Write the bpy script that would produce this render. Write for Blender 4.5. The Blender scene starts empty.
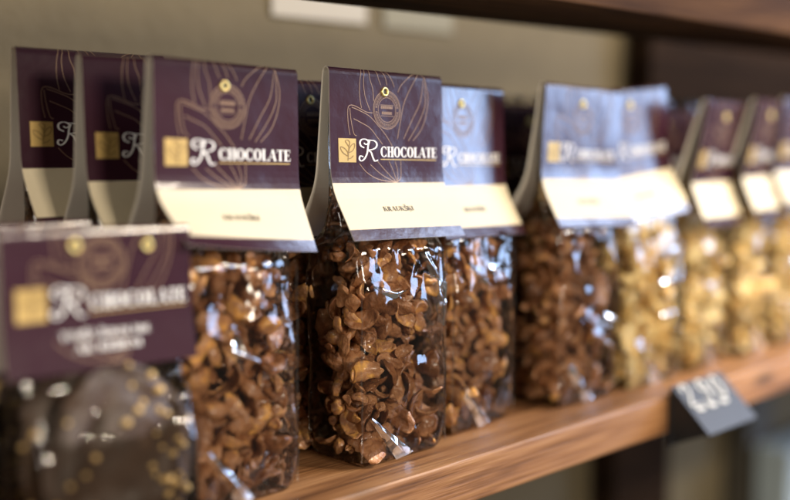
import bpy, bmesh, math, random
from mathutils import Vector, noise
R = math.radians
scene = bpy.context.scene
C = scene.collection

# ------------------------------------------------------------------ helpers
def smooth(a, b, x):
    t = max(0.0, min(1.0, (x - a) / (b - a)))
    return t * t * (3 - 2 * t)

def link(name, mesh, parent=None):
    o = bpy.data.objects.new(name, mesh)
    C.objects.link(o)
    if parent: o.parent = parent
    return o

def empty(name, loc, rz=0.0):
    o = bpy.data.objects.new(name, None)
    o.empty_display_size = .02
    C.objects.link(o)
    o.location = loc
    o.rotation_euler = (0, 0, rz)
    return o

def tag(o, label=None, cat=None, group=None, kind=None):
    if label: o['label'] = label
    if cat: o['category'] = cat
    if group: o['group'] = group
    if kind: o['kind'] = kind
    return o

class MB:
    """collects faces with materials and builds one mesh"""
    def __init__(s): s.v = []; s.f = []; s.m = []; s.mats = []
    def mi(s, mat):
        if mat not in s.mats: s.mats.append(mat)
        return s.mats.index(mat)
    def face(s, pts, mat):
        b = len(s.v); s.v += [tuple(p) for p in pts]
        s.f.append(tuple(range(b, b + len(pts)))); s.m.append(s.mi(mat))
    def grid(s, rows, mat, closed=False, matf=None):
        b = len(s.v); n = len(rows[0])
        for r in rows: s.v += [tuple(p) for p in r]
        for i in range(len(rows) - 1):
            for j in range(n if closed else n - 1):
                k = (j + 1) % n
                s.f.append((b+i*n+j, b+i*n+k, b+(i+1)*n+k, b+(i+1)*n+j))
                s.m.append(s.mi(matf(i, j) if matf else mat))
    def box(s, x0, x1, y0, y1, z0, z1, mat):
        b = len(s.v)
        s.v += [(x0,y0,z0),(x1,y0,z0),(x1,y1,z0),(x0,y1,z0),(x0,y0,z1),(x1,y0,z1),(x1,y1,z1),(x0,y1,z1)]
        for q in ((0,3,2,1),(4,5,6,7),(0,1,5,4),(1,2,6,5),(2,3,7,6),(3,0,4,7)):
            s.f.append(tuple(b+i for i in q)); s.m.append(s.mi(mat))
    def mesh(s, name, sm=False):
        me = bpy.data.meshes.new(name)
        me.from_pydata(s.v, [], s.f)
        for m in s.mats: me.materials.append(m)
        me.polygons.foreach_set('material_index', s.m)
        if sm: me.polygons.foreach_set('use_smooth', [True] * len(s.f))
        me.update()
        return me

def bevel_mesh(me, w, seg=2):
    bm = bmesh.new(); bm.from_mesh(me)
    bmesh.ops.bevel(bm, geom=bm.edges[:], offset=w, segments=seg, affect='EDGES', profile=.6)
    for f in bm.faces: f.smooth = False
    bm.to_mesh(me); bm.free()

# ------------------------------------------------------------------ materials
def newmat(name):
    m = bpy.data.materials.new(name); m.use_nodes = True
    nt = m.node_tree; nt.nodes.clear()
    out = nt.nodes.new('ShaderNodeOutputMaterial')
    return m, nt, out

def principled(name, col, rough=.5, metal=0, bump=None, mottle=0.0, spec=.5, coat=0):
    m, nt, out = newmat(name)
    b = nt.nodes.new('ShaderNodeBsdfPrincipled')
    b.inputs['Base Color'].default_value = (*col, 1)
    b.inputs['Roughness'].default_value = rough
    b.inputs['Metallic'].default_value = metal
    b.inputs['Specular IOR Level'].default_value = spec
    b.inputs['Coat Weight'].default_value = coat
    b.inputs['Coat Roughness'].default_value = .15
    nt.links.new(b.outputs[0], out.inputs[0])
    tc = nt.nodes.new('ShaderNodeTexCoord')
    if mottle:
        n = nt.nodes.new('ShaderNodeTexNoise'); n.inputs['Scale'].default_value = 35; n.inputs['Detail'].default_value = 5
        nt.links.new(tc.outputs['Object'], n.inputs['Vector'])
        r = nt.nodes.new('ShaderNodeValToRGB')
        r.color_ramp.elements[0].position = .3; r.color_ramp.elements[1].position = .7
        r.color_ramp.elements[0].color = (*[c * (1 - mottle) for c in col], 1)
        r.color_ramp.elements[1].color = (*[min(1, c * (1 + mottle)) for c in col], 1)
        nt.links.new(n.outputs[0], r.inputs[0]); nt.links.new(r.outputs[0], b.inputs['Base Color'])
    if bump:
        n2 = nt.nodes.new('ShaderNodeTexNoise'); n2.inputs['Scale'].default_value = bump[0]; n2.inputs['Detail'].default_value = 4
        nt.links.new(tc.outputs['Object'], n2.inputs['Vector'])
        bp = nt.nodes.new('ShaderNodeBump'); bp.inputs['Strength'].default_value = bump[1]; bp.inputs['Distance'].default_value = bump[2]
        nt.links.new(n2.outputs[0], bp.inputs['Height']); nt.links.new(bp.outputs[0], b.inputs['Normal'])
    return m

PURPLE = principled('purple_card', (.036, .011, .020), .23, bump=(60, .25, .002), mottle=.08, spec=.62)
CREAM = principled('cream_card', (.64, .56, .40), .55, bump=(60, .2, .002), mottle=.02, spec=.3)
INNER = principled('card_inside', (.78, .73, .64), .7)
GOLD = principled('gold_print', (.56, .38, .13), .42, metal=.35, mottle=.15)
LEAFM = principled('leaf_print', (.24, .15, .045), .5)
BRASS = principled('brass', (.92, .74, .30), .36, metal=1)
HOLE = principled('eyelet_hole', (.03, .02, .01), .6)
WHITE = principled('white_print', (.86, .84, .82), .45)
INK = principled('ink_print', (.06, .045, .02), .5)
LINE = principled('bronze_line_print', (.30, .185, .11), .45, metal=.2)
BLACK = principled('black_board', (.010, .010, .012), .5, mottle=.3)
CHALK = principled('chalk', (.62, .62, .60), .9)
LABEL = principled('label_paper', (.36, .32, .25), .6)
LABELD = principled('label_paper_darker', (.19, .17, .11), .7)  # darker tone of the label paper

def film_mat(name, rough, boost, base):
    m, nt, out = newmat(name)
    tr = nt.nodes.new('ShaderNodeBsdfTransparent'); tr.inputs[0].default_value = (.96, .955, .94, 1)
    gl = nt.nodes.new('ShaderNodeBsdfGlossy'); gl.inputs['Roughness'].default_value = rough
    fr = nt.nodes.new('ShaderNodeFresnel'); fr.inputs['IOR'].default_value = 1.5
    ma = nt.nodes.new('ShaderNodeMath'); ma.operation = 'MULTIPLY_ADD'
    ma.inputs[1].default_value = boost; ma.inputs[2].default_value = base; ma.use_clamp = True
    mx = nt.nodes.new('ShaderNodeMixShader')
    tc = nt.nodes.new('ShaderNodeTexCoord')
    v = nt.nodes.new('ShaderNodeTexVoronoi'); v.feature = 'DISTANCE_TO_EDGE'; v.inputs['Scale'].default_value = 38
    n = nt.nodes.new('ShaderNodeTexNoise'); n.inputs['Scale'].default_value = 30; n.inputs['Detail'].default_value = 3
    nt.links.new(tc.outputs['Object'], n.inputs['Vector'])
    mixv = nt.nodes.new('ShaderNodeVectorMath'); mixv.operation = 'MULTIPLY_ADD'
    mixv.inputs[1].default_value = (.03, .03, .03)
    nt.links.new(n.outputs['Color'], mixv.inputs[0]); nt.links.new(tc.outputs['Object'], mixv.inputs[2])
    nt.links.new(mixv.outputs[0], v.inputs['Vector'])
    bp = nt.nodes.new('ShaderNodeBump'); bp.inputs['Strength'].default_value = .16; bp.inputs['Distance'].default_value = .02
    nt.links.new(v.outputs['Distance'], bp.inputs['Height'])
    nt.links.new(bp.outputs[0], gl.inputs['Normal']); nt.links.new(bp.outputs[0], fr.inputs['Normal'])
    nt.links.new(fr.outputs[0], ma.inputs[0]); nt.links.new(ma.outputs[0], mx.inputs[0])
    nt.links.new(tr.outputs[0], mx.inputs[1]); nt.links.new(gl.outputs[0], mx.inputs[2])
    nt.links.new(mx.outputs[0], out.inputs[0])
    return m
FILM = film_mat('clear_film', .07, 1.1, .008)
FOLD = film_mat('folded_film', .12, 2.2, .10)

def flake_mat(name, dark, mid, light, spot):
    m, nt, out = newmat(name)
    b = nt.nodes.new('ShaderNodeBsdfPrincipled')
    g = nt.nodes.new('ShaderNodeNewGeometry'); oi = nt.nodes.new('ShaderNodeObjectInfo'); tc = nt.nodes.new('ShaderNodeTexCoord')
    add = nt.nodes.new('ShaderNodeMath'); add.operation = 'ADD'
    nt.links.new(g.outputs['Random Per Island'], add.inputs[0]); nt.links.new(oi.outputs['Random'], add.inputs[1])
    fr = nt.nodes.new('ShaderNodeMath'); fr.operation = 'FRACT'; nt.links.new(add.outputs[0], fr.inputs[0])
    n = nt.nodes.new('ShaderNodeTexNoise'); n.inputs['Scale'].default_value = 220; n.inputs['Detail'].default_value = 5
    nt.links.new(tc.outputs['Object'], n.inputs['Vector'])
    mm = nt.nodes.new('ShaderNodeMath'); mm.operation = 'MULTIPLY_ADD'; mm.inputs[1].default_value = .85
    sub = nt.nodes.new('ShaderNodeMath'); sub.operation = 'MULTIPLY'; sub.inputs[1].default_value = .45
    nt.links.new(n.outputs[0], mm.inputs[0]); nt.links.new(fr.outputs[0], sub.inputs[0]); nt.links.new(sub.outputs[0], mm.inputs[2])
    r = nt.nodes.new('ShaderNodeValToRGB'); e = r.color_ramp.elements
    e[0].position = .15; e[0].color = (*dark, 1); e[1].position = .95; e[1].color = (*spot, 1)
    x = e.new(.5); x.color = (*mid, 1); x = e.new(.82); x.color = (*light, 1)
    nt.links.new(mm.outputs[0], r.inputs[0]); nt.links.new(r.outputs[0], b.inputs['Base Color'])
    b.inputs['Roughness'].default_value = .33
    b.inputs['Coat Weight'].default_value = .35; b.inputs['Coat Roughness'].default_value = .18
    b.inputs['Subsurface Weight'].default_value = .12
    b.inputs['Subsurface Radius'].default_value = (.004, .002, .001)
    b.inputs['Subsurface Scale'].default_value = .6
    n2 = nt.nodes.new('ShaderNodeTexNoise'); n2.inputs['Scale'].default_value = 330; n2.inputs['Detail'].default_value = 6
    nt.links.new(tc.outputs['Object'], n2.inputs['Vector'])
    bp = nt.nodes.new('ShaderNodeBump'); bp.inputs['Strength'].default_value = .8; bp.inputs['Distance'].default_value = .0022
    nt.links.new(n2.outputs[0], bp.inputs['Height']); nt.links.new(bp.outputs[0], b.inputs['Normal'])
    nt.links.new(b.outputs[0], out.inputs[0])
    return m
CHOC = flake_mat('milk_chocolate', (.035, .012, .005), (.275, .108, .040), (.54, .27, .13), (.90, .48, .13))
WCHOC = flake_mat('white_chocolate', (.74, .44, .14), (.90, .63, .25), (.94, .76, .42), (.95, .87, .66))
BARK = principled('dark_chocolate', (.055, .029, .016), .5, mottle=.4, bump=(200, .5, .001))
CRISP = principled('crisp', (.62, .42, .17), .6, mottle=.2)

def wood_mat(name, c1, c2, c3, rough, scale=1.0, spec=.5):
    m, nt, out = newmat(name)
    b = nt.nodes.new('ShaderNodeBsdfPrincipled'); tc = nt.nodes.new('ShaderNodeTexCoord')
    mp = nt.nodes.new('ShaderNodeMapping'); mp.inputs['Scale'].default_value = (2.2*scale, 26*scale, 26*scale)
    nt.links.new(tc.outputs['Object'], mp.inputs['Vector'])
    n = nt.nodes.new('ShaderNodeTexNoise'); n.inputs['Scale'].default_value = 2.2; n.inputs['Detail'].default_value = 8; n.inputs['Distortion'].default_value = 1.1
    nt.links.new(mp.outputs[0], n.inputs['Vector'])
    mp2 = nt.nodes.new('ShaderNodeMapping'); mp2.inputs['Scale'].default_value = (9*scale, 320*scale, 320*scale)
    nt.links.new(tc.outputs['Object'], mp2.inputs['Vector'])
    n2 = nt.nodes.new('ShaderNodeTexNoise'); n2.inputs['Scale'].default_value = 1.5; n2.inputs['Detail'].default_value = 4
    nt.links.new(mp2.outputs[0], n2.inputs['Vector'])
    # knots: a few dark elongated rings
    mp3 = nt.nodes.new('ShaderNodeMapping'); mp3.inputs['Scale'].default_value = (7, 22, 22); mp3.inputs['Location'].default_value = (.35, .1, .3)
    nt.links.new(tc.outputs['Object'], mp3.inputs['Vector'])
    vo = nt.nodes.new('ShaderNodeTexVoronoi'); vo.inputs['Scale'].default_value = 1.0; nt.links.new(mp3.outputs[0], vo.inputs['Vector'])
    kr = nt.nodes.new('ShaderNodeValToRGB'); kr.color_ramp.elements[0].position = .05; kr.color_ramp.elements[0].color = (.25, .25, .25, 1)
    kr.color_ramp.elements[1].position = .17; kr.color_ramp.elements[1].color = (1, 1, 1, 1)
    nt.links.new(vo.outputs['Distance'], kr.inputs[0])
    mix = nt.nodes.new('ShaderNodeMath'); mix.operation = 'MULTIPLY_ADD'; mix.inputs[1].default_value = .42
    nt.links.new(n2.outputs[0], mix.inputs[0])
    s = nt.nodes.new('ShaderNodeMath'); s.operation = 'MULTIPLY'; s.inputs[1].default_value = .62
    nt.links.new(n.outputs[0], s.inputs[0]); nt.links.new(s.outputs[0], mix.inputs[2])
    r = nt.nodes.new('ShaderNodeValToRGB'); e = r.color_ramp.elements
    e[0].position = .38; e[0].color = (*c1, 1); e[1].position = .64; e[1].color = (*c3, 1); x = e.new(.5); x.color = (*c2, 1)
    nt.links.new(mix.outputs[0], r.inputs[0])
    mc = nt.nodes.new('ShaderNodeMix'); mc.data_type = 'RGBA'; mc.blend_type = 'MULTIPLY'; mc.inputs[0].default_value = 1
    nt.links.new(r.outputs[0], mc.inputs[6]); nt.links.new(kr.outputs[0], mc.inputs[7])
    nt.links.new(mc.outputs[2], b.inputs['Base Color'])
    b.inputs['Roughness'].default_value = rough; b.inputs['Specular IOR Level'].default_value = spec
    bp = nt.nodes.new('ShaderNodeBump'); bp.inputs['Strength'].default_value = .35; bp.inputs['Distance'].default_value = .002
    nt.links.new(n2.outputs[0], bp.inputs['Height']); nt.links.new(bp.outputs[0], b.inputs['Normal'])
    nt.links.new(b.outputs[0], out.inputs[0])
    return m
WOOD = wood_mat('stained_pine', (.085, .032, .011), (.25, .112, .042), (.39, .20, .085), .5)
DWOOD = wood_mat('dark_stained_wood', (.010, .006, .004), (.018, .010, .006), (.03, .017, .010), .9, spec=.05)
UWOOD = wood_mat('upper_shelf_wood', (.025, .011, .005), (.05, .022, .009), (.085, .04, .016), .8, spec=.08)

# ------------------------------------------------------------------ lettering (glyph outlines, cap height 1)
T, N, SH, SW = .225, .07, .06, .08
def q(x0, y0, x1, y1): return [(x0,y0),(x1,y0),(x1,y1),(x0,y1)]
def stem(x, t=T, y0=0, y1=1): return [q(x, y0, x+t, y1), q(x-SW, y0, x+t+SW, y0+SH), q(x-SW, y1-SH, x+t+SW, y1)]
def diag(x0, y0, x1, y1, t): return [[(x0,y0),(x0+t,y0),(x1+t,y1),(x1,y1)]]
def ring(cx, cy, rx, ry, ix, iy, a0=0, a1=360, n=20):
    o = []
    for i in range(n):
        a, b = R(a0+(a1-a0)*i/n), R(a0+(a1-a0)*(i+1)/n)
        o.append([(cx+rx*math.cos(a),cy+ry*math.sin(a)),(cx+rx*math.cos(b),cy+ry*math.sin(b)),(cx+ix*math.cos(b),cy+iy*math.sin(b)),(cx+ix*math.cos(a),cy+iy*math.sin(a))])
    return o
def glyph(c):
    if c == 'I': return stem(.1), .42
    if c == 'H': return stem(.1)+stem(.58)+[q(.3,.47,.58,.53)], .9
    if c == 'L': return stem(.1)+[q(.3,0,.68,SH), [(.62,0),(.70,0),(.72,.3),(.69,.3)]], .76
    if c in 'EF':
        g = stem(.1)+[q(.3,.95,.66,1), q(.3,.48,.54,.53), [(.62,1),(.68,1),(.70,.74),(.67,.74)], [(.52,.38),(.56,.38),(.56,.64),(.52,.64)]]
        if c == 'E': g += [q(.3,0,.68,SH), [(.64,0),(.70,0),(.74,.28),(.71,.28)]]
        return g, .78
    if c == 'T': return stem(.30)+[q(.03,.95,.77,1), [(.0,.7),(.03,.7),(.09,1),(.03,1)], [(.77,.7),(.80,.7),(.77,1),(.71,1)]], .82
    if c == 'O': return ring(.45,.5,.43,.52,.20,.46), .92
    if c == 'C': return ring(.47,.5,.45,.52,.22,.46,42,318)+[[(.74,.66),(.80,.66),(.82,1.0),(.79,1.0)], [(.74,.32),(.80,.32),(.82,.0),(.79,.0)]], .90
    if c == 'D': return stem(.1)+ring(.30,.5,.55,.5,.30,.44,-90,90,12), .9
    if c == 'A': return diag(.0,.0,.37,1,.05)+diag(.60,0,.32,1,.21)+[q(.18,.30,.66,.36), q(-.06,0,.17,SH), q(.53,0,.90,SH)], .88
    if c == 'V': return diag(.32,0,.02,1,.21)+diag(.38,0,.72,1,.05)+[q(-.06,.95,.30,1), q(.62,.95,.84,1)], .84
    if c == 'U': return [q(.1,.32,.3,1), q(.02,.95,.38,1), q(.64,.32,.70,1), q(.56,.95,.80,1)]+ring(.40,.33,.30,.35,.15,.27,180,360,10), .84
    if c == 'M': return stem(.08,.06)+stem(.82)+diag(.46,0,.08,1,.2)+diag(.50,0,.86,1,.06), 1.12
    if c in 'KĶ':
        g = stem(.1)+diag(.30,.42,.66,1,.06)+diag(.66,0,.38,.58,.22)+[q(.56,.95,.82,1), q(.58,0,.96,SH)]
        if c == 'Ķ': g += [[(.42,-.34),(.50,-.34),(.60,-.10),(.48,-.10)]]
        return g, .92
    if c == 'R': return stem(.1)+ring(.34,.74,.30,.26,.12,.20,-90,90,10)+diag(.62,0,.36,.5,.2)+[q(.30,.94,.36,1),q(.30,.48,.36,.54),q(.56,0,.90,SH)], .88
    if c == 'J': return [q(.2,.2,.4,1), q(.12,.95,.48,1)]+ring(.24,.2,.16,.22,.02,.14,180,360,8), .5
    if c in 'SŠ':
        g = ribbon([(.62,.74),(.56,.93),(.36,.99),(.16,.90),(.13,.72),(.26,.58),(.46,.47),(.62,.34),(.62,.14),(.44,.01),(.22,.03),(.09,.22)], .17, n=3)
        if c == 'Š': g += [[(.10,1.42),(.22,1.42),(.40,1.12),(.32,1.12)], [(.50,1.42),(.62,1.42),(.40,1.12),(.32,1.12)]]
        return g, .70
    if c == 'Ā': g, w = glyph('A'); return g+[q(.22,1.12,.62,1.19)], w
    if c == 'Ī': g, w = glyph('I'); return g+[q(.02,1.12,.38,1.19)], w
    return [], .42
def text_polys(s, u0, v_base, h, width):
    """polygons in card millimetres, v grows downward"""
    tot = sum(glyph(c)[1] for c in s); k = width / (tot * h)
    x = u0; o = []
    for c in s:
        g, w = glyph(c)
        for p in g: o.append([(x + a * h * k, v_base - b * h) for a, b in p])
        x += w * h * k
    return o
def catmull(pts, n=8):
    p = [pts[0]] + list(pts) + [pts[-1]]; o = []
    for i in range(1, len(p) - 2):
        for j in range(n):
            t = j / n
            o.append(tuple(.5*((2*p[i][k])+(-p[i-1][k]+p[i+1][k])*t+(2*p[i-1][k]-5*p[i][k]+4*p[i+1][k]-p[i+2][k])*t*t+(-p[i-1][k]+3*p[i][k]-3*p[i+1][k]+p[i+2][k])*t**3) for k in (0,1)))
    o.append(tuple(pts[-1])); return o
def ribbon(pts, w, calli=False, n=8):
    pts = catmull(pts, n) if n else pts
    o = []; L = []
    for i, p in enumerate(pts):
        a = pts[max(0,i-1)]; b = pts[min(len(pts)-1,i+1)]
        dx, dy = b[0]-a[0], b[1]-a[1]; l = math.hypot(dx, dy) or 1
        ww = w
        if calli: ww = w * (.45 + .85 * abs(dy / l))
        L.append(((p[0]-dy/l*ww/2, p[1]+dx/l*ww/2), (p[0]+dy/l*ww/2, p[1]-dx/l*ww/2)))
    for i in range(len(L)-1): o.append([L[i][0], L[i][1], L[i+1][1], L[i+1][0]])
    return o

PODS = [[(23.6, 0.5), (21.7, 7.1), (21.3, 15.6), (22.5, 22.2)], [(25.9, 0.3), (24.3, 7.0), (25.2, 15.4), (28.7, 23.0)], [(28.8, 0.2), (28.8, 5.8), (31.0, 11.4), (31.6, 18.1)], [(33.9, 0.8), (35.2, 5.4), (37.2, 9.2)], [(37.9, 0.6), (40.6, 5.2), (41.9, 9.0)], [(41.3, 1.3), (45.4, 5.9), (47.4, 9.7)], [(14.0, 36.6), (12.8, 31.0), (12.6, 23.5), (14.1, 21.1), (18.0, 21.3), (25.8, 24.0), (30.7, 24.4)], [(14.1, 22.5), (14.7, 28.2), (16.6, 35.6), (18.6, 37.0)], [(15.4, 22.0), (20.6, 23.4), (28.4, 26.3), (35.1, 31.4), (40.5, 36.1), (45.4, 41.9)], [(16.7, 28.0), (21.8, 29.8), (28.4, 32.5), (33.8, 37.3), (37.8, 41.1)], [(67.2, 0.4), (60.1, 3.1), (53.0, 8.3), (50.2, 12.4)], [(68.0, 0.6), (62.2, 6.9), (55.1, 18.1), (51.6, 30.0), (49.5, 37.9)], [(69.9, 0.4), (73.8, 11.3), (73.2, 21.4), (68.8, 31.6), (61.6, 38.7)], [(70.5, 4.4), (68.0, 16.6), (61.5, 26.7), (54.4, 37.8)], [(71.6, 3.4), (72.0, 12), (71.4, 19.4), (66.3, 28.6), (58.1, 38.8)], [(20.4, 51.6), (25.7, 56.4), (33.7, 60.0), (44.6, 61.6), (48.1, 61.4), (51.4, 58.5), (51.9, 49.6)], [(28.4, 52.1), (36.4, 57.4), (43.9, 60.8), (47.4, 61.5)], [(33.7, 50.2), (40.5, 56.0), (46.7, 61.2)], [(42.6, 50.2), (45.8, 55.5), (47.8, 61.2)], [(47.4, 50.2), (49.1, 55.5), (48.3, 61.2)]]
SCRIPT_R = [[(23.9, 43.2), (21.5, 42.2), (20.8, 40.3), (22.3, 38.8), (25.2, 38.7), (27.1, 40.1), (25.5, 41.4), (23.6, 40.7)], [(25.7, 38.9), (28.7, 39.1), (31.6, 39.4), (33.3, 41.0), (32.5, 42.9), (29.7, 44.0), (26.5, 44.3)], [(26.8, 44.3), (28.9, 45.6), (30.0, 47.9), (31.6, 50.1), (34.0, 49.6)], [(27.9, 39.5), (26.8, 42.0), (26.0, 45.8), (24.1, 48.9), (21.8, 50.2), (20.2, 49.2), (21.0, 47.6), (23.1, 48.0)]]
LEAF = [[(12.0, 50.2), (12.3, 47.8), (12.7, 45.0), (13.0, 42.1)], [(12.4, 47.8), (10.1, 46.9), (7.6, 45.0), (7.1, 42.9), (9.5, 43.6), (11.7, 45.4), (12.4, 47.8)], [(12.7, 45.9), (15.3, 45.0), (16.8, 43.0), (16.8, 41.1), (14.7, 42.0), (13.2, 43.8), (12.7, 45.9)], [(12.8, 42.9), (11.5, 41.2), (10.4, 39.9), (12.0, 39.3), (13.5, 40.5), (13.0, 42.3)], [(12.3, 49.2), (14.6, 48.6), (15.9, 47.4)]]

# ------------------------------------------------------------------ the folded header card
class Bend:
    """leans the upper part of a bag: roll about y, pitch about x"""
    def __init__(s, roll=0, pitch=0, z0=.06, z1=.118): s.r = R(roll); s.p = R(pitch); s.z0 = z0; s.z1 = z1
    def __call__(s, p):
        x, y, z = p; w = smooth(s.z0, s.z1, z); piv = s.z0 + .02
        a = s.r * w; dx, dz = x, z - piv
        x, z = dx*math.cos(a) + dz*math.sin(a), piv - dx*math.sin(a) + dz*math.cos(a)
        b = s.p * w; dy, dz = y, z - piv
        y, z = dy*math.cos(b) - dz*math.sin(b), piv + dy*math.sin(b) + dz*math.cos(b)
        return (x, y, z)

class Card:
    def __init__(s, W=86, L=96, H=.2095, fl=33, fr=33, back=30, f0=2.5, k0=50, k1=76, bend=None, yc=.0045, seed=0, buck=.0004):
        s.W, s.L, s.H, s.yc, s.seed, s.buck = W, L, H, yc, seed, buck
        s.bend = bend or Bend(); s.k0, s.k1 = k0, k1
        s.tab = {}
        for side, a, b in ((1, fl, fr), (-1, back, back)):
            t = []
            for ui in range(9):
                fa = a + (b - a) * ui / 8
                y = z = 0.0; row = [(0.0, 0.0)]
                for v in range(int(L) + 2):
                    vm = v + .5
                    base = f0 if side == 1 else f0 + 2
                    ph = 90 * max(0, 1 - vm / 5.0) ** 1.5 + base * min(1, vm / 5)
                    ph += (fa - base) * smooth(k0, k1, vm)
                    y += math.sin(R(ph)); z += math.cos(R(ph)); row.append((y, z))
                t.append(row)
            s.tab[side] = t
    def pt(s, u, v, side=1, off=0.0):
        """u mm from left, v mm down from the fold"""
        def base(u, v):
            fu = max(0, min(7.999, u / s.W * 8)); iu = int(fu); tu = fu - iu
            fv = max(0, min(s.L, v)); iv = int(fv); tv = fv - iv
            A, B = s.tab[side][iu], s.tab[side][iu + 1]
            y = (A[iv][0]*(1-tv)+A[iv+1][0]*tv)*(1-tu)+(B[iv][0]*(1-tv)+B[iv+1][0]*tv)*tu
            z = (A[iv][1]*(1-tv)+A[iv+1][1]*tv)*(1-tu)+(B[iv][1]*(1-tv)+B[iv+1][1]*tv)*tu
            n = noise.noise(Vector((u*.035, v*.03, s.seed*7.3 + side))) * s.buck * min(1, v/20)
            p = ((u - s.W/2)*.001, s.yc - side*y*.001 + n, s.H - z*.001)
            return Vector(s.bend(p))
        p = base(u, v)
        if off:
            du = base(u + .5, v) - base(u - .5, v); dv = base(u, min(s.L-.01, v + .5)) - base(u, max(0, v - .5))
            nrm = dv.cross(du) if side == 1 else du.cross(dv)
            if nrm.length > 1e-12: p = p + nrm.normalized() * off * (-1 if (nrm.y > 0) == (side == 1) else 1)
        return p

def card_mesh(card, bands, inner=INNER, pods=True, us=1.0, du=0.0, dv=0.0, vmax=61.6, circ=(41.7, 22.4)):
    W, L = card.W, card.L; m = MB()
    vs = sorted(set([0, .6, 1.4, 2.4, 3.6, 5] + [5 + 3 * i for i in range(1, int((L-5)/3))] + [b[0] for b in bands] + [L]))
    vs = [v for v in vs if v <= L]
    us_ = [W * i / 24 for i in range(25)]
    def mat_at(v):
        for b, mt in bands:
            if v < b: return mt
        return bands[-1][1]
    seq = [(-1, v) for v in reversed(vs)] + [(1, v) for v in vs[1:]]
    outer = [[card.pt(u, v, sd, .0) for u in us_] for sd, v in seq]
    innr = [[card.pt(u, v, sd, -.00035) if v > .1 else card.pt(u, 0, 1, 0) + Vector((0, 0, -.00035)) for u in us_] for sd, v in seq]
    def mf(i, j):
        return mat_at((seq[i][1] + seq[i+1][1]) / 2)
    m.grid(outer, None, matf=mf)
    m.grid([list(r) for r in innr], inner)
    # rim
    n = len(us_)
    for rows in ([0], [len(seq)-1]):
        r = rows[0]; m.grid([outer[r], innr[r]], inner)
    for j in (0, n-1):
        m.grid([[outer[i][j] for i in range(len(seq))], [innr[i][j] for i in range(len(seq))]], inner)
    k = [0]
    def put(polys, mat, base=.00012):
        for p in polys:
            k[0] = (k[0] + 1) % 20
            p = [(du + us * a, dv + us * b) for a, b in p]
            if min(b for a, b in p) < .3 or max(b for a, b in p) > L - .3 or max(a for a, b in p) > W - .2: continue
            m.face([card.pt(a, b, 1, base + .000002 * k[0]) for a, b in p], mat)
    if pods:
        for s in PODS:
            put([p for p in ribbon(s, .36)
                 if not any((a-circ[0])**2+(b-circ[1])**2 < 10.3**2 for a, b in p)], LINE)
        cx, cy = circ
        for r0, w in ((10.3, .38), (9.5, .22), (6.7, .3)):
            put(ribbon([(cx+r0*math.cos(2*math.pi*i/40), cy+r0*math.sin(2*math.pi*i/40)) for i in range(41)], w, n=0), LINE)
        for i in range(34):    # ring of tiny characters
            a = 2*math.pi*i/34
            if i in (0, 17): continue
            for t in (-.05, .03):
                ca, sa = math.cos(a+t), math.sin(a+t)
                put(ribbon([(cx+7.4*ca, cy+7.4*sa), (cx+8.9*ca, cy+8.9*sa)], .28, n=0), LINE)
        for yy, hw in ((-2.1, 4.6), (1.0, 3.9)):
            for i in range(9):
                x0 = cx - hw + 2*hw*i/9
                put([[(x0, cy+yy), (x0+hw*.14, cy+yy), (x0+hw*.14, cy+yy+1.5), (x0, cy+yy+1.5)]], LINE)
        put([[(cx-4.9, cy-2.7), (cx+4.9, cy-2.7), (cx+4.9, cy-2.45), (cx-4.9, cy-2.45)], [(cx-4.9, cy+3.2), (cx+4.9, cy+3.2), (cx+4.9, cy+3.4), (cx-4.9, cy+3.4)]], LINE)
    return m.mesh('header_card')

def lettering_mesh(card, words, us=1.0, du=0.0, dv=0.0, extra=()):
    m = MB(); k = 0
    polys = [(p, WHITE) for s in SCRIPT_R for p in ribbon(s, .88, True)]
    polys += [(p, WHITE) for p in text_polys('CHOCOLATE', 36.0, 47.9, 5.6, 44.8)]
    polys += [([(36+8.8*i, 49.0), (36+8.8*(i+1), 49.0), (36+8.8*(i+1), 49.45), (36+8.8*i, 49.45)], GOLD) for i in range(5)]
    polys = [([(du+us*a, dv+us*b) for a, b in p], mt) for p, mt in polys]
    for p, mt in polys:
        k = (k + 1) % 20
        m.face([card.pt(a, b, 1, .00022 + .000003 * k) for a, b in p], mt)
    return m.mesh('lettering')

def words_mesh(card, words):
    m = MB(); k = 0
    for w, u, v, h, wd, mt in words:
        for p in text_polys(w, u, v, h, wd):
            k = (k + 1) % 20
            m.face([card.pt(a, b, 1, .00022 + .000003 * k) for a, b in p], mt)
    return m.mesh('product_name')

def emblem_mesh(card, us=1.0, du=0.0, dv=0.0):
    m = MB()
    g = [[card.pt(du+us*(5.6+12.4*i/4), dv+us*(38.5+12.5*j/4), 1, .0002) for i in range(5)] for j in range(5)]
    m.grid(g, GOLD); k = 0
    for s in LEAF:
        for p in ribbon(s, .42):
            k = (k+1) % 20
            m.face([card.pt(du+us*a, dv+us*b, 1, .00034+.000003*k) for a, b in p], LEAFM)
    return m.mesh('leaf_emblem')

def eyelet_mesh(card, u, v, r=2.75):
    m = MB(); c = card.pt(u, v, 1, 0); c2 = card.pt(u, v, 1, .001)
    n = (c2 - c).normalized(); a = Vector((0, 0, 1)); a = (a - n * a.dot(n)).normalized(); b = n.cross(a)
    rows = []
    for i in range(9):
        t = math.pi * i / 8; rr = (r + 1.35)/2 + (r - 1.35)/2 * math.cos(t); hh = .15 + .9 * math.sin(t)
        rows.append([c + (a*math.cos(2*math.pi*j/28) + b*math.sin(2*math.pi*j/28))*rr*.001 + n*hh*.001 for j in range(28)])
    m.grid(rows, BRASS, closed=True)
    m.face([c + (a*math.cos(2*math.pi*j/28) + b*math.sin(2*math.pi*j/28))*.0014 + n*.00025 for j in range(28)], HOLE)
    return m.mesh('eyelet', True)

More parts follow.
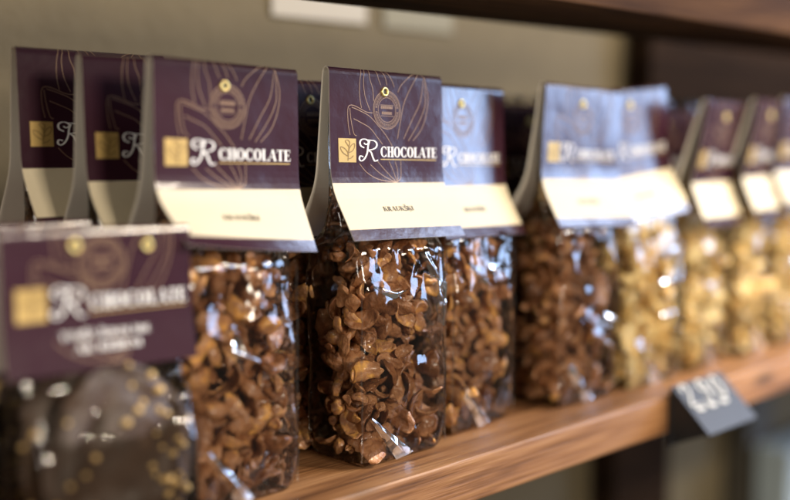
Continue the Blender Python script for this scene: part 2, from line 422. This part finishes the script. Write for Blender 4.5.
# ------------------------------------------------------------------ transparent film body
def film_mesh(seed, bend, prof, nx=150, yb=.0015, amp=1.0, xo=-.006, top=.203, calm=.112):
    """prof: list of (z, half width, half depth, x offset, y centre)"""
    rnd = random.Random(seed)
    ox, oy = rnd.uniform(0, 50), rnd.uniform(0, 50)
    def pr(z):
        for a, b in zip(prof, prof[1:]):
            if z <= b[0]:
                t = (z - a[0]) / (b[0] - a[0]); t = t * t * (3 - 2 * t)
                return [a[i] + (b[i] - a[i]) * t for i in range(1, 5)]
        return list(prof[-1][1:])
    zs = [.0007]*5 + [.0007 + (top - .0007) * (i / 130) for i in range(131)]
    fac = [.0, .3, .6, .85, .95] + [1]*131
    m = MB(); rows = []
    for z, f in zip(zs, fac):
        w, d, x0, y0 = pr(z); row = []
        lo = smooth(0, .015, z) * (1 - smooth(calm - .02, calm + .01, z)) * amp
        x0 += .0011*noise.noise(Vector((z*22, seed*3.7, 0)))*lo; y0 += .0008*noise.noise(Vector((z*25, seed*1.7, 5)))*lo
        w += .0016*noise.noise(Vector((z*30, seed*5.1, 9)))*lo; d += .0014*noise.noise(Vector((z*27, seed*2.9, 2)))*lo
        rnd_c = 1 - .06 * (1 - smooth(0, .004, z))
        for j in range(nx):
            a = 2*math.pi*(j + .5)/nx; c, s_ = math.cos(a), math.sin(a)
            e = 16.0 - 13.0 * smooth(.085, .14, z)
            r = 1 / (abs(c)**e + abs(s_)**e) ** (1/e)
            x, y = w*r*c*f*rnd_c, d*r*s_*f*rnd_c
            # crumple: ridged noise gives sharp creases
            P3 = Vector((x*24+ox, y*24+oy, z*20+seed))
            rg = 1 - abs(noise.noise(P3))*2.4
            P4 = Vector((x*60+oy, y*60+ox, z*34+seed))
            rg2 = 1 - abs(noise.noise(P4))*2.4
            neck = smooth(.085, .13, z) * (1 - smooth(.17, .2, z))
            pl = noise.noise(Vector((c*7*w/.03 + seed, s_*7, z*6 + 3.1)))
            pl2 = 1 - abs(noise.noise(Vector((x*95 + seed, s_*2, z*9))))*2.6
            k = smooth(.002, .012, z)
            un = 1 - .9*smooth(calm, calm+.013, z)
            dd = amp * un * (k*(rg*.0024 + rg2*.0006 - .0012) + neck*(pl*.0018 + pl2*.0007))
            if f < 1: dd = 0
            nx_, ny_ = (abs(c)**(e-1))*(1 if c > 0 else -1)/w, (abs(s_)**(e-1))*(1 if s_ > 0 else -1)/d
            l = math.hypot(nx_, ny_) or 1
            row.append(bend((x0 + x + nx_/l*dd, y0 + y + ny_/l*dd, z)))
        rows.append(row)
    m.grid(rows, FILM, closed=True)
    return m.mesh('clear_film', True)

def prof_std(w=.0318, d=.0228, x=-.006, y=.0015, neck=.0405):
    return [(0, w-.0015, d-.002, x, y), (.012, w, d, x, y), (.085, w, d, x, y), (.112, w+.0015, d-.002, x*.9, y+.001),
            (.128, w+.003, .0098, x*.6, y+.002), (.148, neck-.003, .0034, x*.25, .0045), (.175, neck, .0026, 0, .0045), (.204, neck, .0006, 0, .0045)]

def fold_mesh(corners, y0, bulge, seed, cr=.0006, back=0.0):
    """a crease of stiff film lying against the front of the pouch; corners are (x, z) in metres"""
    m = MB(); A, B, Cc, D = corners; rows = []; n = 22
    for i in range(n+1):
        u = i/n; row = []
        for j in range(n+1):
            v = j/n
            x = (A[0]*(1-v)+B[0]*v)*(1-u)+(D[0]*(1-v)+Cc[0]*v)*u
            z = (A[1]*(1-v)+B[1]*v)*(1-u)+(D[1]*(1-v)+Cc[1]*v)*u
            rid = 1 - abs(2*v - 1 + .5*noise.noise(Vector((u*2, seed, 0))))
            y = y0 - .0004 - bulge*max(0, rid)*(.4+.6*math.sin(math.pi*u)) - cr*noise.noise(Vector((x*160, seed*3.3, z*160)))
            row.append((x, y + back*abs(x)/.03, z))
        rows.append(row)
    m.grid(rows, FOLD)
    return m.mesh('film_fold', True)

# ------------------------------------------------------------------ chocolate flakes
def flake_shape(seed):
    rnd = random.Random(seed)
    bm = bmesh.new(); bmesh.ops.create_icosphere(bm, subdivisions=3, radius=1)
    lump = rnd.random() < .18
    a, b = rnd.uniform(5.8, 8.6), rnd.uniform(3.3, 5.6)
    t = rnd.uniform(2.6, 3.8) if lump else rnd.uniform(1.3, 2.2)
    cx = rnd.uniform(2.0, 7.0)*(0 if lump else 1); cy = rnd.uniform(-.5, 2.8)*(0 if lump else 1)
    if lump: a *= .72; b *= .85
    tw = rnd.uniform(-.5, .5); o = Vector((seed*3.1, seed*1.7, 0))
    for v in bm.verts:
        x, y, z = v.co; an = math.atan2(y, x)
        e = 1 + .17*noise.noise(Vector((math.cos(an)*1.3, math.sin(an)*1.3, seed*2.3))) + .07*noise.noise(Vector((math.cos(an)*4, math.sin(an)*4, seed*.7)))
        X, Y = a*x*e, b*y*e
        zz = t*z*(1 + .55*noise.noise(v.co*1.6 + o))
        zz += cx*x*x + cy*y*y + tw*X*Y*.12
        zz += .9*noise.noise(Vector((X*.28, Y*.28, seed*1.1))) 
        bmp = .55*noise.noise(Vector((X, Y, zz))*.55 + o) +   .42*noise.noise(Vector((X, Y, zz))*.9 + o) + .2*noise.noise(Vector((X, Y, zz))*2.4 + o)
        nn = Vector((x*.5, y*.5, z)).normalized() * bmp
        v.co = Vector((X+nn.x, Y+nn.y, zz+nn.z - (cx+cy)*.3)) * .001
    me = bpy.data.meshes.new('flake'); bm.to_mesh(me); bm.free()
    me.polygons.foreach_set('use_smooth', [True]*len(me.polygons))
    return me
SHAPES = [flake_shape(i) for i in range(14)]
SHAPES_W = [s.copy() for s in SHAPES]
for s in SHAPES: s.materials.append(CHOC)
for s in SHAPES_W: s.materials.append(WCHOC)

def pack(seed, w=.0258, d=.0165, z0=.006, z1=.117, x=-.006, y=.0015, gap=.0070, tries=9000):
    """positions and rotations of flakes pressed against the inside of the film"""
    rnd = random.Random(seed); pts = []; cell = {}; pts_void = []
    for _ in range(tries):
        px, py, pz = rnd.uniform(-w, w), rnd.uniform(-d, d), rnd.uniform(z0, z1)
        if pz > .112: 
            k = 1 - (pz-.112)/.012*.35; px *= k; py *= k*.9
        key = (int((px+1)/gap), int((py+1)/gap), int(pz/gap)); ok = True
        for i in (-1,0,1):
            for j in (-1,0,1):
                for l in (-1,0,1):
                    for o in cell.get((key[0]+i, key[1]+j, key[2]+l), ()):
                        if (o[0]-px)**2+(o[1]-py)**2+((o[2]-pz)*1.05)**2 < gap*gap: ok = False
        if not ok: continue
        cell.setdefault(key, []).append((px, py, pz))
        if max(abs(px)/w, abs(py)/d) > .70 and noise.noise(Vector((px*48+seed, py*48, pz*48))) < -.12: pts_void.append(1); cell[key].pop(); continue
        # face direction: flat against the nearest film wall, with scatter
        fx, fy = px/w, py/d
        if abs(fy) > .72: n = Vector((0, math.copysign(1, fy), 0))
        elif abs(fx) > .72: n = Vector((math.copysign(1, fx), 0, 0))
        else: n = Vector((rnd.gauss(0,1), rnd.gauss(0,1), rnd.gauss(0,1))).normalized()
        sc = 1.35 if max(abs(fx), abs(fy)) > .72 else 1.3
        n = (n + Vector((rnd.gauss(0,sc), rnd.gauss(0,sc), rnd.gauss(0,sc)))*.55).normalized()
        if rnd.random() < .5: n = -n
        qt = n.to_track_quat('Z', 'Y')
        e = qt.to_matrix().to_4x4()
        from mathutils import Matrix
        e = e @ Matrix.Rotation(rnd.uniform(0, 6.283), 4, 'Z')
        s = rnd.choice((rnd.uniform(.5, .85), rnd.uniform(.9, 1.3), rnd.uniform(1.05, 1.45)))
        if pz > .100: s = min(s, .85)
        e = Matrix.Translation((px+x, py+y, pz)) @ e @ Matrix.Scale(s, 4)
        vis = -py/d*1.3 - px/w*.35     # seen from the front left
        pts.append((vis, e, rnd.randrange(14)))
    pts.sort(key=lambda p: -p[0])
    return pts

def mass_mesh(pts, shapes, mat):
    V = []; F = []
    for _, M, k in pts:
        me = shapes[k]; b = len(V)
        V += [tuple(M @ v.co) for v in me.vertices]
        F += [tuple(b+i for i in p.vertices) for p in me.polygons]
    me = bpy.data.meshes.new('flake_mass'); me.from_pydata(V, [], F); me.materials.append(mat)
    me.polygons.foreach_set('use_smooth', [True]*len(F)); me.update()
    return me
PK = [pack(11), pack(23), pack(37)]
MASS_FULL = [mass_mesh(PK[1], SHAPES, CHOC), None]
MASS_W = [mass_mesh(PK[2], SHAPES_W, WCHOC), mass_mesh(PK[0], SHAPES_W, WCHOC)]
MASS_REST = [mass_mesh(PK[i][100:], SHAPES, CHOC) for i in range(3)]

# ------------------------------------------------------------------ assemble a bag
BANDS = [(62, PURPLE), (89.5, CREAM), (999, PURPLE)]
film_cache = {}
def make_bag(x_left, y, label, group, kind='choc', yaw=0, roll=0, pitch=0, fl=33, fr=33, back=30, H=.2095,
             seed=0, pk=None, detail=True, w=.0318, xo=-.006, k0=50, k1=76, f0=2.5, amp=1.0):
    bend = Bend(roll, pitch)
    root = empty('chocolate_bag', (x_left + .043, y, 0), R(yaw))
    tag(root, label, 'bag of chocolate', group)
    card = Card(fl=fl, fr=fr, back=back, H=H, bend=bend, seed=seed, k0=k0, k1=k1, f0=f0)
    ck = link('header_card', card_mesh(card, BANDS), root)
    ck.data.polygons.foreach_set('use_smooth', [False]*len(ck.data.polygons))
    words = [('KRAUKŠĶI', 30.5, 79.0, 2.8, 23.0, INK)] if kind == 'choc' else [('BALTIE KRAUKŠĶI', 24.5, 78.8, 2.5, 36, INK)]
    if kind != 'choc': words = [('KRAUKŠĶI', 30.5, 79.0, 2.8, 23.0, INK)]
    link('lettering', lettering_mesh(card, words), ck); link('product_name', words_mesh(card, words), ck)
    link('leaf_emblem', emblem_mesh(card), ck)
    link('eyelet', eyelet_mesh(card, 40, 12.7), ck)
    link('clear_film', film_mesh(seed, bend, prof_std(w=w, x=xo), amp=amp, nx=150 if detail else 90), root)
    if detail:
        rf = random.Random(seed*7+1); yb = .0015 - .0228
        if seed == 2: fl_ = [[(-.0335,.0265),(-.0315,.0275),(-.001,.0035),(-.014,.0015)], [(-.0325,.098),(-.014,.0915),(-.004,.0935),(-.019,.087)], [(.004,.112),(.011,.112),(.0255,.089),(.0165,.094)], [(.012,.100),(.0255,.094),(.0255,.068),(.019,.072)]]
        else:
            fl_ = [[(rf.uniform(-.033,-.028),rf.uniform(.02,.032)),(-.027,.030),(-.002,.003),(-.013,.0015)]]
            for _ in range(3):
                x0, z0, a, l, wd = rf.uniform(-.022,.010), rf.uniform(.03,.098), rf.uniform(-1.2,.6), rf.uniform(.012,.024), rf.uniform(.003,.006)
                ca, sa = math.cos(a), math.sin(a)
                fl_.append([(x0,z0),(x0-sa*wd,z0+ca*wd),(min(.026,x0+l*ca-sa*wd*.4),z0+l*sa+ca*wd*.4),(min(.026,x0+l*ca),z0+l*sa)])
        for sx in (-1, 1): link('film_seam', fold_mesh([(xo+sx*w-.0007,.004),(xo+sx*w+.0007,.004),(xo+sx*w*1.01+.0006,.112),(xo+sx*w*1.01-.0006,.112)], yb+.0012, .0008, seed*3+sx, cr=.0012), root)
        for i_, c_ in enumerate(fl_): link('film_fold', fold_mesh(c_, yb, .0022, seed*5+i_), root)
    if pk is not None:
        for _, M, k in PK[pk][:100]:
            f = link('chocolate_flake', SHAPES[k], root); f.matrix_local = M
        mo = link('flake_mass', MASS_REST[pk], root)
    else:
        me = MASS_W[seed % 2] if kind == 'white' else MASS_FULL[0]
        mo = link('flake_mass', me, root)
        if seed % 3 == 1: mo.rotation_euler = (0, 0, math.pi); mo.location = (xo*2, .003, 0)
    mo['kind'] = 'stuff'
    return root

FRONT = 'bags of chocolate flakes in the front row'
BACK = 'bags of chocolate flakes standing behind the front row'
bag1 = make_bag(-.1015, .001, 'tall purple-carded bag of brown chocolate flakes just right of the low bag of dark chocolate', FRONT,
         roll=1.9, fl=50, fr=27, seed=1, pk=0, yaw=1)
bag2 = make_bag(.005, 0, 'sharply focused purple-carded bag of brown chocolate flakes at the middle of the row', FRONT,
         roll=1.5, fl=34, fr=33, seed=2, pk=1)
bag3 = make_bag(.083, .013, 'bag of brown chocolate flakes half behind the sharp middle bag, card washed by blue glare', FRONT,
         roll=1.2, fl=33, fr=30, seed=3, pk=2, yaw=6, H=.205)
bag4 = make_bag(.181, .004, 'brown flake bag, its blue-glared card touching the card of a golden bag', FRONT,
         roll=2.4, pitch=4, fl=35, fr=35, seed=4, yaw=0, H=.2065)
bag5 = make_bag(.258, .000, 'golden flake bag whose card leans left onto the card of a brown flake bag', FRONT,
         kind='white', roll=-5, fl=30, fr=30, seed=5, yaw=-2, H=.208)
bag6 = make_bag(.339, .004, 'golden flake bag with forward-leaning card, first right of the V of two cards', FRONT,
         kind='white', roll=1, pitch=13, fl=36, fr=36, seed=6, yaw=8, H=.202, k0=56, k1=70)
bag7 = make_bag(.413, .004, 'golden flake bag with narrow slanting card, second from the right edge of the photo', FRONT,
         kind='white', roll=1, pitch=12, fl=36, fr=36, seed=7, yaw=10, H=.204, k0=56, k1=70)
bag8 = make_bag(.484, .004, 'golden flake bag with pale slanting card at the right edge of the photo', FRONT,
         kind='white', roll=1, pitch=10, fl=35, fr=35, seed=8, yaw=2, H=.206, k0=56, k1=70)
make_bag(.562, .004, 'golden flake bag mostly outside the right edge, only a sliver of film in view', FRONT,
         kind='white', pitch=8, seed=20, yaw=2, H=.206)

make_bag(-.108, .046, 'shaded flake bag with dark purple card, directly behind the tall bag at the left', BACK, seed=9, detail=False, roll=.5, fl=36, fr=30, H=.213)
make_bag(-.1185, .091, 'darkest flake bag at the far left, last of its file against the wall', BACK, seed=10, detail=False, roll=.5, H=.2185)
make_bag(-.004, .048, 'shaded flake bag whose brass eyelet shows in the gap between the two tall left bags', BACK, seed=12, detail=False, H=.206)
for i, (x, y, k, lab) in enumerate([
        (.105, .056, 'choc', 'shaded flake bag glimpsed right of the blue-glared card, behind it'),
        (.20, .050, 'choc', 'shaded flake bag hidden behind the left card of the V pair'),
        (.292, .050, 'choc', 'shaded flake bag peeping out at the right end of the V pair'),
        (.385, .055, 'white', 'golden flake bag behind the first forward-leaning card'),
        (.475, .055, 'white', 'golden flake bag behind the last two slanting cards at the right')]):
    make_bag(x, y, lab, BACK, kind=k, seed=13+i, detail=False, H=.196, yaw=-11)

# ------------------------------------------------------------------ the low bags of dark chocolate at the left
def low_bag(xl, y, label, seed, roll=0, yaw=0, H=.137):
    bend = Bend(roll, 0, .03, .075)
    root = empty('dark_chocolate_bag', (xl + .044, y, 0), R(yaw))
    tag(root, label, 'bag of chocolate', 'low bags of dark chocolate at the left')
    card = Card(W=88, L=60, H=H, fl=9, fr=13, back=16, bend=bend, seed=seed, k0=25, k1=50)
    kw = dict(us=1.06, du=0, dv=-16)
    ck = link('header_card', card_mesh(card, [(999, PURPLE)], us=1.06, du=0, dv=-8), root)
    words = [('TUMŠĀ ŠOKOLĀDE', 24, 46.5, 3.0, 42, WHITE), ('AR RĪSIEM', 30, 52.0, 3.0, 31, WHITE)]
    link('lettering', lettering_mesh(card, words, **kw), ck)
    for wd in words: link('product_name', words_mesh(card, [wd]), ck)
    link('leaf_emblem', emblem_mesh(card, **kw), ck)
    link('eyelet', eyelet_mesh(card, 32, 8.5, 2.9), ck); link('eyelet', eyelet_mesh(card, 66, 9.5, 2.9), ck)
    prof = [(0, .034, .017, 0, .0015), (.008, .036, .019, 0, .0015), (.045, .037, .0185, 0, .0015), (.062, .0365, .014, 0, .002), (.074, .038, .0062, 0, .0045), (.086, .040, .0028, 0, .0045), (.13, .041, .0008, 0, .0045)]
    link('clear_film', film_mesh(seed, bend, prof, top=.13, amp=.35, calm=.062), root)
    rnd = random.Random(seed)
    for q_, (x, y, z, a, t, b, rx, ry) in enumerate(((.002, -.009, .041, .034, .0055, .040, -.06, .06), (-.004, .004, .044, .032, .0055, .040, .04, -.1), (.003, .014, .034, .032, .005, .031, .05, .3))):
        bm = bmesh.new(); bmesh.ops.create_icosphere(bm, subdivisions=5, radius=1)
        o = Vector((q_*3.3, 5.1, seed))
        for v in bm.verts:
            c = v.co; k = 1 + .10*noise.noise(c*1.4+o) + .05*noise.noise(c*4+o)
            rr = max(math.hypot(c.x, c.z), 1e-6); g = rr**.8/rr
            yy = math.copysign(abs(c.y)**.6, c.y)
            v.co = Vector((c.x*a*k*g, yy*t + .0028*noise.noise(Vector((c.x*2.2, seed, c.z*2.2))+o) + .0012*noise.noise(c*6+o), c.z*b*k*g))
        vv = [v.co.copy() for v in bm.verts if v.co.y < -.55*t]
        for f in bm.faces: f.smooth = True
        for _ in range(110 if q_ == 0 else 40):
            p = rnd.choice(vv); sz = rnd.uniform(.0011, .0021)
            if q_ == 0 and (p.x < -.004 or p.z > .010) and rnd.random() < .8: continue
            ret = bmesh.ops.create_icosphere(bm, subdivisions=1, radius=sz)
            st_ = rnd.uniform(.9, 1.5)
            for v in ret['verts']: v.co = Vector((v.co.x*st_, v.co.y, v.co.z)) + p
            for f in {f for v in ret['verts'] for f in v.link_faces}: f.material_index = 1; f.smooth = True
        me = bpy.data.meshes.new('chocolate_slab'); bm.to_mesh(me); bm.free()
        me.materials.append(BARK); me.materials.append(CRISP)
        ob = link('chocolate_slab', me, root); ob.location = (x, y, z); ob.rotation_euler = (rx, ry, 0)
    return root
low_bag(-.186, -.024, 'low bag of dark crisp-studded chocolate in the left foreground, card with two brass eyelets', 21, roll=1.6)
low_bag(-.207, .020, 'low bag of dark chocolate just behind the blurred foreground one, only its card top showing', 22, roll=0)

# ------------------------------------------------------------------ shelf, wall, posts
m = MB(); m.box(-.75, 2.2, -.045, .20, -.0255, 0, WOOD)
me = m.mesh('shelf_board'); bevel_mesh(me, .0022, 3)
sh = link('wooden_shelf', me); tag(sh, 'warm brown stained pine shelf board carrying all the chocolate bags', 'shelf')
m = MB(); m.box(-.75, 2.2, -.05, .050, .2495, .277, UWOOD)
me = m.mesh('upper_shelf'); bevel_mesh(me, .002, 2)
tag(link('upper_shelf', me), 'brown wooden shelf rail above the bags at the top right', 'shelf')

WALL = principled('painted_wall', (.125, .098, .054), .9, bump=(90, .3, .003), mottle=.06)
m = MB(); m.box(-2.5, 4.5, .222, .30, -1.4, 2.0, WALL)
tag(link('wall', m.mesh('wall')), kind='structure')
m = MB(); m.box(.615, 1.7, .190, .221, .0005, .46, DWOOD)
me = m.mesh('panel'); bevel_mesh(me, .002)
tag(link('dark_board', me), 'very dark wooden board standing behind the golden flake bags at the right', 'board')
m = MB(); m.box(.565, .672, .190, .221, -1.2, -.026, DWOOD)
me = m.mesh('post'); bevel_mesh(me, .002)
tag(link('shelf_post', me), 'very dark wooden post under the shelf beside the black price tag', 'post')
m = MB(); m.box(.852, .912, .190, .221, -1.2, -.026, principled('grey_brown_paint', (.055, .048, .036), .6, mottle=.2))
me = m.mesh('post'); bevel_mesh(me, .002)
tag(link('shelf_post', me), 'dim grey-brown post below the shelf at the lower right corner', 'post')
m = MB(); m.box(.86, 1.25, .14, .185, -1.2, -.20, principled('pale_blue_carton', (.36, .43, .46), .6, mottle=.05))
me = m.mesh('carton'); bevel_mesh(me, .004)
tag(link('carton', me), 'pale blue blurred carton low behind the grey-brown post at the lower right corner', 'carton')

# paper labels on the wall
def wall_label(x0, x1, z0, z1, mat, lab, tilt=0):
    m = MB(); m.box(x0, x1, .2196, .2208, z0, z1, mat)
    me = m.mesh('label')
    tag(link('wall_label', me), lab, 'label', 'paper labels on the wall')

# (positions found from the photograph's perspective)
wall_label(-.005, .062, .277, .33, LABELD, 'dim greenish paper label on the wall, leftmost of the three')
wall_label(.146, .242, .263, .31, LABEL, 'bright blank cream label on the wall, middle one of the three')
wall_label(.262, .345, .262, .315, LABELD, 'faint label on the wall, rightmost of the three')

# ------------------------------------------------------------------ price tag clipped to the shelf edge
t = empty('price_tag', (.3015, -.046, .006)); tag(t, 'small black slanted price tag with white chalk writing on the shelf edge', 'price tag')
W2 = .0325; ty, tz = -.031, -.0265     # lower edge of the face relative to the hinge
m = MB()
m.box(-W2, W2, -.0022, -.0002, -.040, .0, BLACK)
me = m.mesh('back_plate'); bevel_mesh(me, .0004, 1); link('back_plate', me, t)
m = MB(); n = Vector((0, tz, -ty)).normalized() * -.0022
a = [(-W2, -.0024, .0012), (W2, -.0024, .0012), (W2, ty, tz), (-W2, ty, tz)]
lo = [tuple(Vector(p) + Vector((0, .0016, -.0018))) for p in a]
m.v = a + lo; m.f = [(0,3,2,1),(4,5,6,7),(0,1,5,4),(1,2,6,5),(2,3,7,6),(3,0,4,7)]; m.m = [0]*6; m.mats = [BLACK]
me = m.mesh('face_plate'); link('face_plate', me, t)
for s in (-1, 1):
    m = MB(); x = s*(W2-.0010)
    p = [(x, -.0030, -.0022), (x, ty+.0035, tz-.0012), (x, -.0030, -.0385)]
    p2 = [(c[0]+s*.0008, c[1], c[2]) for c in p]
    m.face(p, BLACK); m.face(p2[::-1], BLACK)
    for i in range(3): m.face([p[i], p[(i+1)%3], p2[(i+1)%3], p2[i]], BLACK)
    link('side_cheek', m.mesh('side_cheek'), t)
DIG = {'2': [[(0,.75),(.1,.97),(.35,1),(.5,.8),(.4,.55),(.15,.25),(0,.02),(.3,.03),(.55,.02)]],
       '9': [[(.5,.8),(.35,1),(.1,.95),(.02,.72),(.2,.52),(.45,.6),(.5,.85),(.46,.4),(.3,.0)]],
       '0': [[(.3,1),(.08,.85),(.0,.5),(.1,.12),(.3,0),(.5,.15),(.56,.5),(.48,.88),(.3,1)]],
       ',': [[(.1,.12),(.14,.0),(.04,-.15)]], '~': [[(0,.4),(.2,.8),(.4,.3),(.6,.8),(.8,.3),(1.0,.7),(1.2,.35),(1.4,.6)]]}
m = MB(); k = 0
def fp(a, b, k): # a across 0..1, b down 0..1
    return (-W2 + a*2*W2, -.0024 + (ty+.0024)*b - .0004 - k*2e-6, .0012 + (tz-.0012)*b + .0005 + k*2e-6)
for ch, x0, y0, sc in (('2', .08, .44, .40), (',', .33, .44, .40), ('9', .40, .44, .40), ('0', .66, .44, .40), ('~', .12, .60, .14), ('~', .36, .60, .14), ('~', .60, .60, .14)):
    for s in DIG[ch]:
        for p in ribbon([(x0 + a*sc*.62, y0 - b*sc) for a, b in s], .035):
            k = (k+1) % 25; m.face([fp(a, b, k) for a, b in p], CHALK)
link('chalk_writing', m.mesh('chalk_writing'), t)

# ------------------------------------------------------------------ camera
cam = bpy.data.cameras.new('camera'); co = bpy.data.objects.new('camera', cam); C.objects.link(co)
co.location = (-.374, -.4287, .175)
co.rotation_euler = (R(90) - math.atan(115/1100), 0, R(-45))
cam.sensor_width = 36; cam.lens = 1100/790*36
cam.clip_start = .01; cam.clip_end = 50
cam.dof.use_dof = True; cam.dof.focus_distance = .584; cam.dof.aperture_fstop = 2.0; cam.dof.aperture_blades = 9
scene.camera = co

# ------------------------------------------------------------------ light
w = bpy.data.worlds.new('World'); scene.world = w; w.use_nodes = True
bg = w.node_tree.nodes['Background']; bg.inputs[0].default_value = (1.0, .86, .70, 1); bg.inputs[1].default_value = .16
def area(name, loc, target, sx, sy, energy, col):
    l = bpy.data.lights.new(name, 'AREA'); l.shape = 'RECTANGLE'; l.size = sx; l.size_y = sy; l.energy = energy; l.color = col
    o = bpy.data.objects.new(name, l); C.objects.link(o); o.location = loc
    d = Vector(target) - Vector(loc); o.rotation_euler = d.to_track_quat('-Z', 'Y').to_euler()
    return o
area('window_light', (2.47, -1.24, .95), (.3, 0, .15), .85, 1.9, 80, (.46, .64, 1.0))
area('overhead_light', (.95, -1.15, 1.25), (.2, 0, .1), .28, .28, 31, (1.0, .86, .68))
area('overhead_light', (1.75, -1.15, 1.2), (.5, 0, .1), .28, .28, 20, (1.0, .86, .68))  # extra fill, added to brighten the golden bags; no known fixture
sl = bpy.data.lights.new('fill_spot', 'SPOT'); sl.energy = 92; sl.color = (1.0, .88, .70); sl.spot_size = R(22); sl.spot_blend = .7; sl.shadow_soft_size = .06  # invented spot, added to lift the golden bags at the right
so = bpy.data.objects.new('fill_spot', sl); C.objects.link(so); so.location = (.35, -1.3, .9)
so.rotation_euler = (Vector((.54, 0, .05)) - Vector(so.location)).to_track_quat('-Z', 'Y').to_euler()
area('front_fill', (-.05, -1.5, .50), (.2, 0, .08), .3, .25, 15, (1.0, .87, .70))  # added low frontal fill for the bag contents, not a real lamp
area('aisle_lamp', (-1.6, -.8, .5), (0, 0, .16), .4, .4, 8, (1.0, .90, .78))

scene.view_settings.view_transform = 'Standard'; scene.view_settings.look = 'None'
scene.view_settings.exposure = 0; scene.view_settings.gamma = 1
scene.render.engine = 'CYCLES'
scene.cycles.transparent_max_bounces = 24; scene.cycles.max_bounces = 8
scene.render.resolution_x = 1024; scene.render.resolution_y = 648
